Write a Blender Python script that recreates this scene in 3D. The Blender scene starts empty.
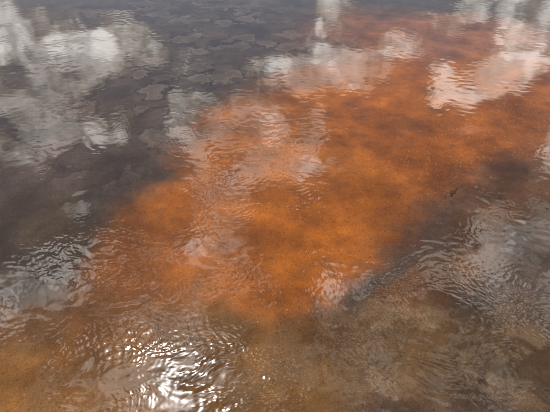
import bpy, math, random
import numpy as np
from mathutils import Vector, Matrix
random.seed(7)
scene=bpy.context.scene
H=1.6; PITCH=36.0; F=517.0
# ---------------------------------------------------------------- camera
cam=bpy.data.cameras.new("camera"); camo=bpy.data.objects.new("camera",cam)
scene.collection.objects.link(camo); scene.camera=camo
camo.location=(0,0,H); camo.rotation_euler=(math.radians(90-PITCH),0,0)
cam.sensor_width=36; cam.lens=36*F/550; cam.clip_end=4000; cam.clip_start=.02
p=math.radians(PITCH)
def view(u,v):
    a=(u-275)/F; b=(206-v)/F
    d=Vector((a, math.cos(p)+b*math.sin(p), -math.sin(p)+b*math.cos(p)))
    return d.normalized()
def gnd(u,v):
    d=view(u,v); t=-H/d.z
    return np.array([d.x*t,d.y*t])
def mir(u,v):
    d=view(u,v); return Vector((d.x,d.y,-d.z))
class NT:
    def __init__(s,nt): s.nt=nt
    def n(s,t,ins=None,**kw):
        nd=s.nt.nodes.new(t)
        for k,v in kw.items(): setattr(nd,k,v)
        for k,v in (ins or {}).items():
            sk=nd.inputs[k]
            if isinstance(v,bpy.types.NodeSocket): s.nt.links.new(v,sk)
            else: sk.default_value=v
        return nd
    def noise(s,vec,scale,detail=4,rough=.5,dist=0,col=False):
        nd=s.n('ShaderNodeTexNoise',{'Vector':vec,'Scale':scale,'Detail':detail,'Roughness':rough,'Distortion':dist})
        return nd.outputs['Color' if col else 'Fac']
    def mr(s,x,a,b,c,d):
        return s.n('ShaderNodeMapRange',{0:x,1:a,2:b,3:c,4:d}).outputs[0]
# ---------------------------------------------------------------- sun + sky
sd=mir(178,388)
el=math.asin(sd.z); az=math.atan2(sd.x,sd.y)
sl=bpy.data.lights.new("sun",'SUN'); sl.energy=2.5; sl.angle=math.radians(.6); sl.color=(1,.95,.88)
so=bpy.data.objects.new("sun",sl); scene.collection.objects.link(so)
so.rotation_euler=sd.to_track_quat('Z','Y').to_euler(); so.location=(0,3,20)
w=bpy.data.worlds.new("World"); scene.world=w; w.use_nodes=True
w.node_tree.nodes.clear(); N=NT(w.node_tree)
sky=N.n('ShaderNodeTexSky',sky_type='NISHITA'); sky.sun_disc=False
sky.sun_elevation=el; sky.sun_rotation=az
bg=N.n('ShaderNodeBackground',{'Color':sky.outputs[0],'Strength':.08})
N.n('ShaderNodeOutputWorld',{'Surface':bg.outputs[0]})
# ---------------------------------------------------------------- numpy helpers
def sm(x,a,b):
    t=np.clip((x-a)/(b-a),0,1); return t*t*(3-2*t)
def vnoise(x,y,sc,seed):
    T=np.random.RandomState(seed).rand(256,256)
    X=x*sc;Y=y*sc
    xi=np.floor(X).astype(int); yi=np.floor(Y).astype(int)
    fx=X-xi; fy=Y-yi; fx=fx**3*(fx*(fx*6-15)+10); fy=fy**3*(fy*(fy*6-15)+10)
    a=T[xi%256,yi%256];b=T[(xi+1)%256,yi%256];c=T[xi%256,(yi+1)%256];d=T[(xi+1)%256,(yi+1)%256]
    return (a*(1-fx)+b*fx)*(1-fy)+(c*(1-fx)+d*fx)*fy-.5
def fbm(x,y,sc,seed,o=5,g=.5):
    s=0;a=1
    for i in range(o):
        c_,s_=math.cos(i*1.1),math.sin(i*1.1)
        s=s+a*vnoise(c_*x+s_*y+i*7.3,-s_*x+c_*y-i*3.1,sc*2**i,seed+i); a*=g
    return s
def voronoi(x,y,sc,seed):
    r=np.random.RandomState(seed); TX=r.rand(128,128);TY=r.rand(128,128);TV=r.rand(128,128)
    X=x*sc;Y=y*sc; xi=np.floor(X).astype(int);yi=np.floor(Y).astype(int)
    f1=np.full(X.shape,9.);f2=np.full(X.shape,9.);v=np.zeros(X.shape)
    for dx in(-1,0,1):
        for dy in(-1,0,1):
            a=(xi+dx)%128;b=(yi+dy)%128
            d=np.hypot(xi+dx+TX[a,b]-X,yi+dy+TY[a,b]-Y)
            cl=d<f1
            f2=np.where(cl,f1,np.minimum(f2,d)); v=np.where(cl,TV[a,b],v); f1=np.where(cl,d,f1)
    return f1/1.0,(f2-f1)*.5,v
def vn3(P,sc,seed):
    T=np.random.RandomState(seed).rand(32,32,32)
    Q=P*sc+50; I=np.floor(Q).astype(int); f=Q-I; f=f*f*(3-2*f); r=0
    for dx in(0,1):
        for dy in(0,1):
            for dz in(0,1):
                wt=(f[:,0] if dx else 1-f[:,0])*(f[:,1] if dy else 1-f[:,1])*(f[:,2] if dz else 1-f[:,2])
                r=r+wt*T[(I[:,0]+dx)%32,(I[:,1]+dy)%32,(I[:,2]+dz)%32]
    return r-.5
RM=np.linalg.qr(np.random.RandomState(3).randn(3,3))[0]
def fb3(P,sc,seed,o=6,g=.55,billow=False):
    s=0;a=1;Q=P
    for i in range(o):
        n=vn3(Q,sc*2.03**i,seed+i)
        s=s+a*(np.abs(n)*2-.5 if billow else n); a*=g; Q=Q@RM
    return s
def grid_obj(name,co,nx,ny,flip=False):
    i=np.arange(nx*ny).reshape(ny,nx)
    f=np.stack([i[:-1,:-1],i[:-1,1:],i[1:,1:],i[1:,:-1]],-1).reshape(-1,4)
    if flip: f=f[:,::-1]
    me=bpy.data.meshes.new(name)
    me.vertices.add(len(co)); me.vertices.foreach_set('co',co.astype(np.float32).ravel())
    me.loops.add(f.size); me.loops.foreach_set('vertex_index',f.ravel().astype(np.int32))
    me.polygons.add(len(f)); me.polygons.foreach_set('loop_start',np.arange(0,f.size,4,dtype=np.int32))
    me.polygons.foreach_set('loop_total',np.full(len(f),4,np.int32)); me.update(calc_edges=True)
    me.polygons.foreach_set('use_smooth',np.ones(len(f),bool))
    ob=bpy.data.objects.new(name,me); scene.collection.objects.link(ob)
    return ob
def axis(lo,hi,step,far,g=1.25,lowfar=None):
    mid=list(np.arange(lo,hi+1e-6,step)); out=[];s=step;x=hi
    while x<far: s*=g; x=min(x+s,far); out.append(x)
    neg=[];s=step;x=lo; lf=-far if lowfar is None else lowfar
    while x>lf: s*=g; x=max(x-s,lf); neg.append(x)
    return np.array(neg[::-1]+mid+out)
def polar(astep,rstep,R=1450):
    """ground/water sheet: fine mesh in front, coarser behind and far away"""
    a=np.radians(axis(-40,40,astep,180,1.12))
    lr=list(np.arange(math.log(.55),math.log(9),rstep)); s=rstep;x=lr[-1]
    while x<math.log(R): s*=1.15; x=min(x+s,math.log(R)); lr.append(x)
    r=np.concatenate([[.0,.1,.2,.3,.4,.48],np.exp(lr)])
    A,Rr=np.meshgrid(a,r)
    return (Rr*np.sin(A)).ravel(),(Rr*np.cos(A)).ravel(),len(a),len(r)
# ---------------------------------------------------------------- cloudy sky dome
azs=np.radians(axis(-44,44,.14,180,1.12)); els=np.radians(axis(11,66,.14,89.9,1.15,lowfar=-1))
AZ,EL=np.meshgrid(azs,els)
D=np.stack([np.sin(AZ)*np.cos(EL),np.cos(AZ)*np.cos(EL),np.sin(EL)],-1).reshape(-1,3)
wv=np.stack([fb3(D,6,100+k*20,7,.6) for k in range(3)],1)
DW=D+wv*.085
blobs=[(60,42,112,34,-5,1.05),(128,36,56,22,0,1),(12,66,64,28,0,1),(50,78,54,16,0,.95),
(30,108,72,24,0,1),(65,130,66,18,0,1),(122,120,44,26,0,.95),(12,160,40,34,0,.95),(70,203,45,10,0,.7),
(335,15,24,30,0,.8),(312,62,76,18,0,1.05),(370,48,50,20,0,.85),
(262,118,68,46,0,1),(218,105,38,36,0,.95),(268,168,48,30,0,1),(225,235,36,62,0,.75),
(535,25,48,46,0,1.05),(500,82,95,23,0,1.05),(455,18,50,14,0,.75),(400,118,18,12,0,.6),
(515,245,50,50,0,.95),(545,310,50,40,0,.75),(550,165,25,40,0,.75),
(100,266,140,20,0,1.05),(50,300,100,26,0,.85),(328,325,13,80,5,.95),(430,295,95,32,0,1),(375,365,60,50,0,.85),
(490,375,80,42,0,.85),(200,300,55,46,0,.85),(165,375,80,55,0,.95),(50,385,80,30,0,.6),(240,395,70,26,0,.75)]
acc=np.zeros(len(D))
for (u,v,ru,rv,rot,amp) in blobs:
    c=mir(u,v); cr,sr=math.cos(math.radians(rot)),math.sin(math.radians(rot))
    e1=(mir(u+5*cr,v+5*sr)-mir(u-5*cr,v-5*sr))/10*ru; e2=(mir(u-5*sr,v+5*cr)-mir(u+5*sr,v-5*cr))/10*rv
    A=np.array(e1)/e1.length_squared; B=np.array(e2)/e2.length_squared
    q=DW-np.array(c)
    r=np.hypot(q@A,q@B)
    acc=np.maximum(acc,amp*(1-sm(r,.4,1.5)))
acc=np.maximum(acc,.6*sm(-D[:,1],-.35,.1))
bil=fb3(D,13,300,6,.6,True); fn=fb3(D,20,400,6,.65)
dens=acc+bil*.38+fn*.42
cov=sm(dens,.22,.66)
cov=np.maximum(cov,.12+.25*sm(dens,-.3,.4))
ang=np.degrees(np.arccos(np.clip(D@np.array(sd),-1,1)))
cov=np.minimum(cov,.3+.7*sm(ang,1.0,5))
up=sm(D[:,2],.25,.85)
br=(2.25+2.8*up+1.3*np.exp(-(ang/14)**2))*(.38+1.15*sm(dens+fn*.5,.3,1.25))
br*=1-.4*sm(bil,.1,-.35)
br=br+170*np.exp(-(ang/1.7)**2)+8*np.exp(-(ang/4)**2)      # sun's aureole in thin cloud
R_=1500
dome=grid_obj("sky",D*R_,len(azs),len(els))
ca=dome.data.color_attributes.new("cloud",'FLOAT_COLOR','POINT')
ca.data.foreach_set('color',np.concatenate([br[:,None]*np.array([1,.965,.93]),cov[:,None]],1).astype(np.float32).ravel())
m=bpy.data.materials.new("clouds"); m.use_nodes=True; m.node_tree.nodes.clear(); N=NT(m.node_tree)
at=N.n('ShaderNodeAttribute',attribute_name="cloud")
em=N.n('ShaderNodeEmission',{'Color':at.outputs['Color'],'Strength':1.0})
tr=N.n('ShaderNodeBsdfTransparent',{'Color':(1,1,1,1)})
mx=N.n('ShaderNodeMixShader',{0:at.outputs['Alpha'],1:tr.outputs[0],2:em.outputs[0]})
N.n('ShaderNodeOutputMaterial',{'Surface':mx.outputs[0]})
m.cycles.emission_sampling='NONE'
dome.data.materials.append(m)
# ---------------------------------------------------------------- bed
X,Y,na,nr=polar(.10,.0025)
n=np.exp(-(np.maximum(0,np.hypot(X,Y-3)-8)/10)**2)
Z=-.05+n*(fbm(X,Y,1.1,11,4)*.02+fbm(X,Y,9,31,4)*.006)
w1=fbm(X,Y,1.6,50,7,.6); w2=fbm(X,Y,1.6,70,7,.6)
WX=X+w1*.26; WY=Y+w2*.26
C=np.zeros((len(X),3)); C[:]=(.070,.048,.037)
def ell(u,v,ru,rv,rot=0,s0=.45,s1=1.35):
    c=gnd(u,v); cr,sr=math.cos(math.radians(rot)),math.sin(math.radians(rot))
    e1=(gnd(u+4*cr,v+4*sr)-gnd(u-4*cr,v-4*sr))/8*ru
    e2=(gnd(u-4*sr,v+4*cr)-gnd(u+4*sr,v-4*cr))/8*rv
    M=np.linalg.inv(np.stack([e1,e2],1))
    dx=WX-c[0];dy=WY-c[1]
    r=np.hypot(M[0,0]*dx+M[0,1]*dy,M[1,0]*dx+M[1,1]*dy)
    return 1-sm(r,s0,s1)
def over(col,a):
    global C
    C=C*(1-a[:,None])+np.array(col)*a[:,None]
ORA=(.285,.083,.007)
mat=ell(170,40,190,60); mat=np.maximum(mat,.7*ell(80,120,110,50))
over((.20,.086,.020),ell(110,350,210,80))
over((.16,.072,.018),ell(270,350,120,80))
over((.085,.046,.020),ell(450,350,160,75))
over((.11,.060,.022),ell(400,330,70,60)*.6)
over((.18,.064,.010),ell(155,225,95,58,-35))
over((.25,.092,.036),ell(450,45,160,40,8))
for a in [(190,205,92,44,-35),(300,215,110,52,-20),(330,150,130,70,-25),(435,122,155,62,-16),(285,105,90,40,-20),(255,170,80,70,-30),(370,90,130,40,-8),(490,98,100,40,-5),(250,250,90,40,-10)]:
    al=ell(*a)*.92; over(ORA,al); mat*=1-al
over((.15,.050,.010),ell(150,235,60,40,-30)*.5)
over((.26,.098,.046),ell(470,28,85,20,0)*.6)
over((.32,.098,.009),ell(330,160,80,60)*.4)
over((.36,.105,.020),ell(352,94,16,6,0,.4,1.2)*.6)
over((.38,.13,.045),ell(466,122,20,6,0,.4,1.2)*.7)
over((.34,.11,.028),ell(495,88,16,5,0,.4,1.2)*.6)
for a in [(435,262,60,26,-30),(495,226,70,32,-28),(552,184,55,34,-28),(410,286,45,16,-15)]:
    over((.105,.044,.014),ell(*a)*.8)
over((.022,.011,.006),ell(457,190,12,2,-22,.6,1.2)*.8)  # dark line of a ripple's shadow, painted into the bed colour
over((.03,.014,.008),ell(524,204,10,2,10,.6,1.2)*.6)
over((.050,.032,.018),ell(20,225,65,45)*.8)
over((.050,.033,.022),ell(110,160,45,28,-25)*.6)
mat*=1-ell(110,345,230,90); mat*=1-ell(440,340,200,90)
mo=fbm(X,Y,5,210,7,.66)
C*=np.exp(mo*.55)[:,None]
pat=sm(fbm(X,Y,2.2,260,6,.6),.05,.35)
C=C*(1-.2*pat[:,None])
# pale chalky film patches on the near bed
pf=sm(fbm(X,Y,6,710,7,.65),.08,.4)*(ell(440,345,170,80)+.5*ell(110,345,200,80))*.42
pf=np.clip(pf,0,1)[:,None]; C=C*(1-pf)+np.array((.24,.155,.090))*pf
# microbial mat pancakes
vx=X+fbm(X,Y,3.5,310,6,.65)*.18; vy=Y+fbm(X,Y,3.5,330,6,.65)*.18
f1,ed,cv=voronoi(vx,vy,4.0,5)
pick=sm(cv,.2,.6)*mat
disc=(1-sm(f1,.30,.52))*sm(ed,.0,.08); ring=disc*sm(f1,.18,.4)
C=C*(1-(disc*pick*.45)[:,None])+np.array((.15,.11,.088))*(disc*pick*.45)[:,None]
C=C*(1-(ring*pick*.45)[:,None])+np.array((.24,.185,.155))*(ring*pick*.45)[:,None]
out=(sm(f1,.42,.5)*(1-sm(f1,.5,.62)))*pick
C*=(1-.55*out)[:,None]
Z=Z+disc*pick*.008
# grains / bubbles on the bed
sf,_,sv=voronoi(X,Y,55,9)
g=(1-sm(sf,.15,.4))*sm(sv,.84,.95); C=C*(1-.35*g)[:,None]
lm=.15+.9*ell(480,130,110,45,-10)
g=(1-sm(sf,.12,.34))*(1-sm(sv,.07,.14))*np.minimum(lm,1)*sm(C[:,0],.08,.2)
C=C*(1-(.6*g)[:,None])+np.array((.5,.30,.17))*(.6*g)[:,None]
far=np.clip((np.hypot(X,Y)-9)/20,0,1)[:,None]
C=C*(1-far)+np.array((.09,.06,.045))*far
bed=grid_obj("spring_bed",np.stack([X,Y,Z],1),na,nr,True)
ca=bed.data.color_attributes.new("bedcol",'FLOAT_COLOR','POINT')
ca.data.foreach_set('color',np.concatenate([C,np.ones((len(C),1))],1).astype(np.float32).ravel())
m=bpy.data.materials.new("mineral_bed"); m.use_nodes=True; m.node_tree.nodes.clear(); N=NT(m.node_tree)
at=N.n('ShaderNodeAttribute',attribute_name="bedcol")
geo=N.n('ShaderNodeNewGeometry').outputs['Position']
gr=N.mr(N.noise(geo,150,2,.8),.3,.7,.68,1.32)
mul=N.n('ShaderNodeVectorMath',{0:at.outputs['Color'],1:N.n('ShaderNodeCombineXYZ',{0:gr,1:gr,2:gr}).outputs[0]},operation='MULTIPLY')
bs=N.n('ShaderNodeBsdfDiffuse',{'Color':mul.outputs[0]})
N.n('ShaderNodeOutputMaterial',{'Surface':bs.outputs[0]})
bed.data.materials.append(m)
# ---------------------------------------------------------------- water: real rippled surface
X,Y,na,nr=polar(.09,.0022)
WX=X+fbm(X,Y,1.2,150,4)*.5;WY=Y+fbm(X,Y,1.2,170,4)*.5
rp=.08+.14*sm(-Y,-4.5,-1.5)+.10*sm(fbm(X,Y,.8,222,3),-.1,.5)
for u,v,ru,rv,k in [(170,380,140,60,.95),(60,285,120,50,.42),(430,350,160,75,.55),(65,205,40,16,.35),(225,250,50,50,.35),(330,300,60,60,.65),(520,240,50,50,.3),(250,180,50,20,.3),(470,195,24,9,.5)]:
    rp=np.maximum(rp,k*ell(u,v,ru,rv,0,.2,1.5))
rs=np.random.RandomState(21)
qx=X+fbm(X,Y,3,500,3)*.10; qy=Y+fbm(X,Y,3,520,3)*.10
def waves(lo,hi,cnt,spread,slope,mean=math.pi/2):
    h=0
    for i in range(cnt):
        lam=lo*(hi/lo)**rs.rand(); k=2*math.pi/lam; th=mean+rs.randn()*spread
        h=h+math.sqrt(2)*slope/math.sqrt(cnt)/k*np.sin(k*(math.cos(th)*qx+math.sin(th)*qy)+rs.rand()*6.28)
    return h
fine=waves(.013,.036,36,.9,.044)*sm(-np.hypot(X,Y),-5.5,-2.0)
med=waves(.045,.12,30,.8,.030)
env1=.5+1.1*sm(fbm(X,Y,4,600,3),-.35,.4); env2=.3+1.4*sm(fbm(X,Y,6,620,3),-.3,.4)
Z=(med*env1+fine*env2)*rp+waves(.5,1.2,12,1.2,.004)
Z*=1-sm(np.hypot(X,Y),7,12)
water=grid_obj("water",np.stack([X,Y,Z],1),na,nr,True)
m=bpy.data.materials.new("clear_water"); m.use_nodes=True; m.node_tree.nodes.clear(); N=NT(m.node_tree)
bf=N.n('ShaderNodeNewGeometry').outputs['Backfacing']
ior=N.mr(bf,0,1,1.333,.75)   # thin sheet: same reflectance from both sides
fr=N.n('ShaderNodeFresnel',{'IOR':ior}).outputs[0]
gl=N.n('ShaderNodeBsdfGlossy',{'Color':(1,1,1,1),'Roughness':.03})
tr=N.n('ShaderNodeBsdfTransparent',{'Color':(.97,.96,.93,1)})
mx=N.n('ShaderNodeMixShader',{0:fr,1:tr.outputs[0],2:gl.outputs[0]})
N.n('ShaderNodeOutputMaterial',{'Surface':mx.outputs[0]})
water.data.materials.append(m)
scene.view_settings.view_transform='Standard'; scene.view_settings.look='None'
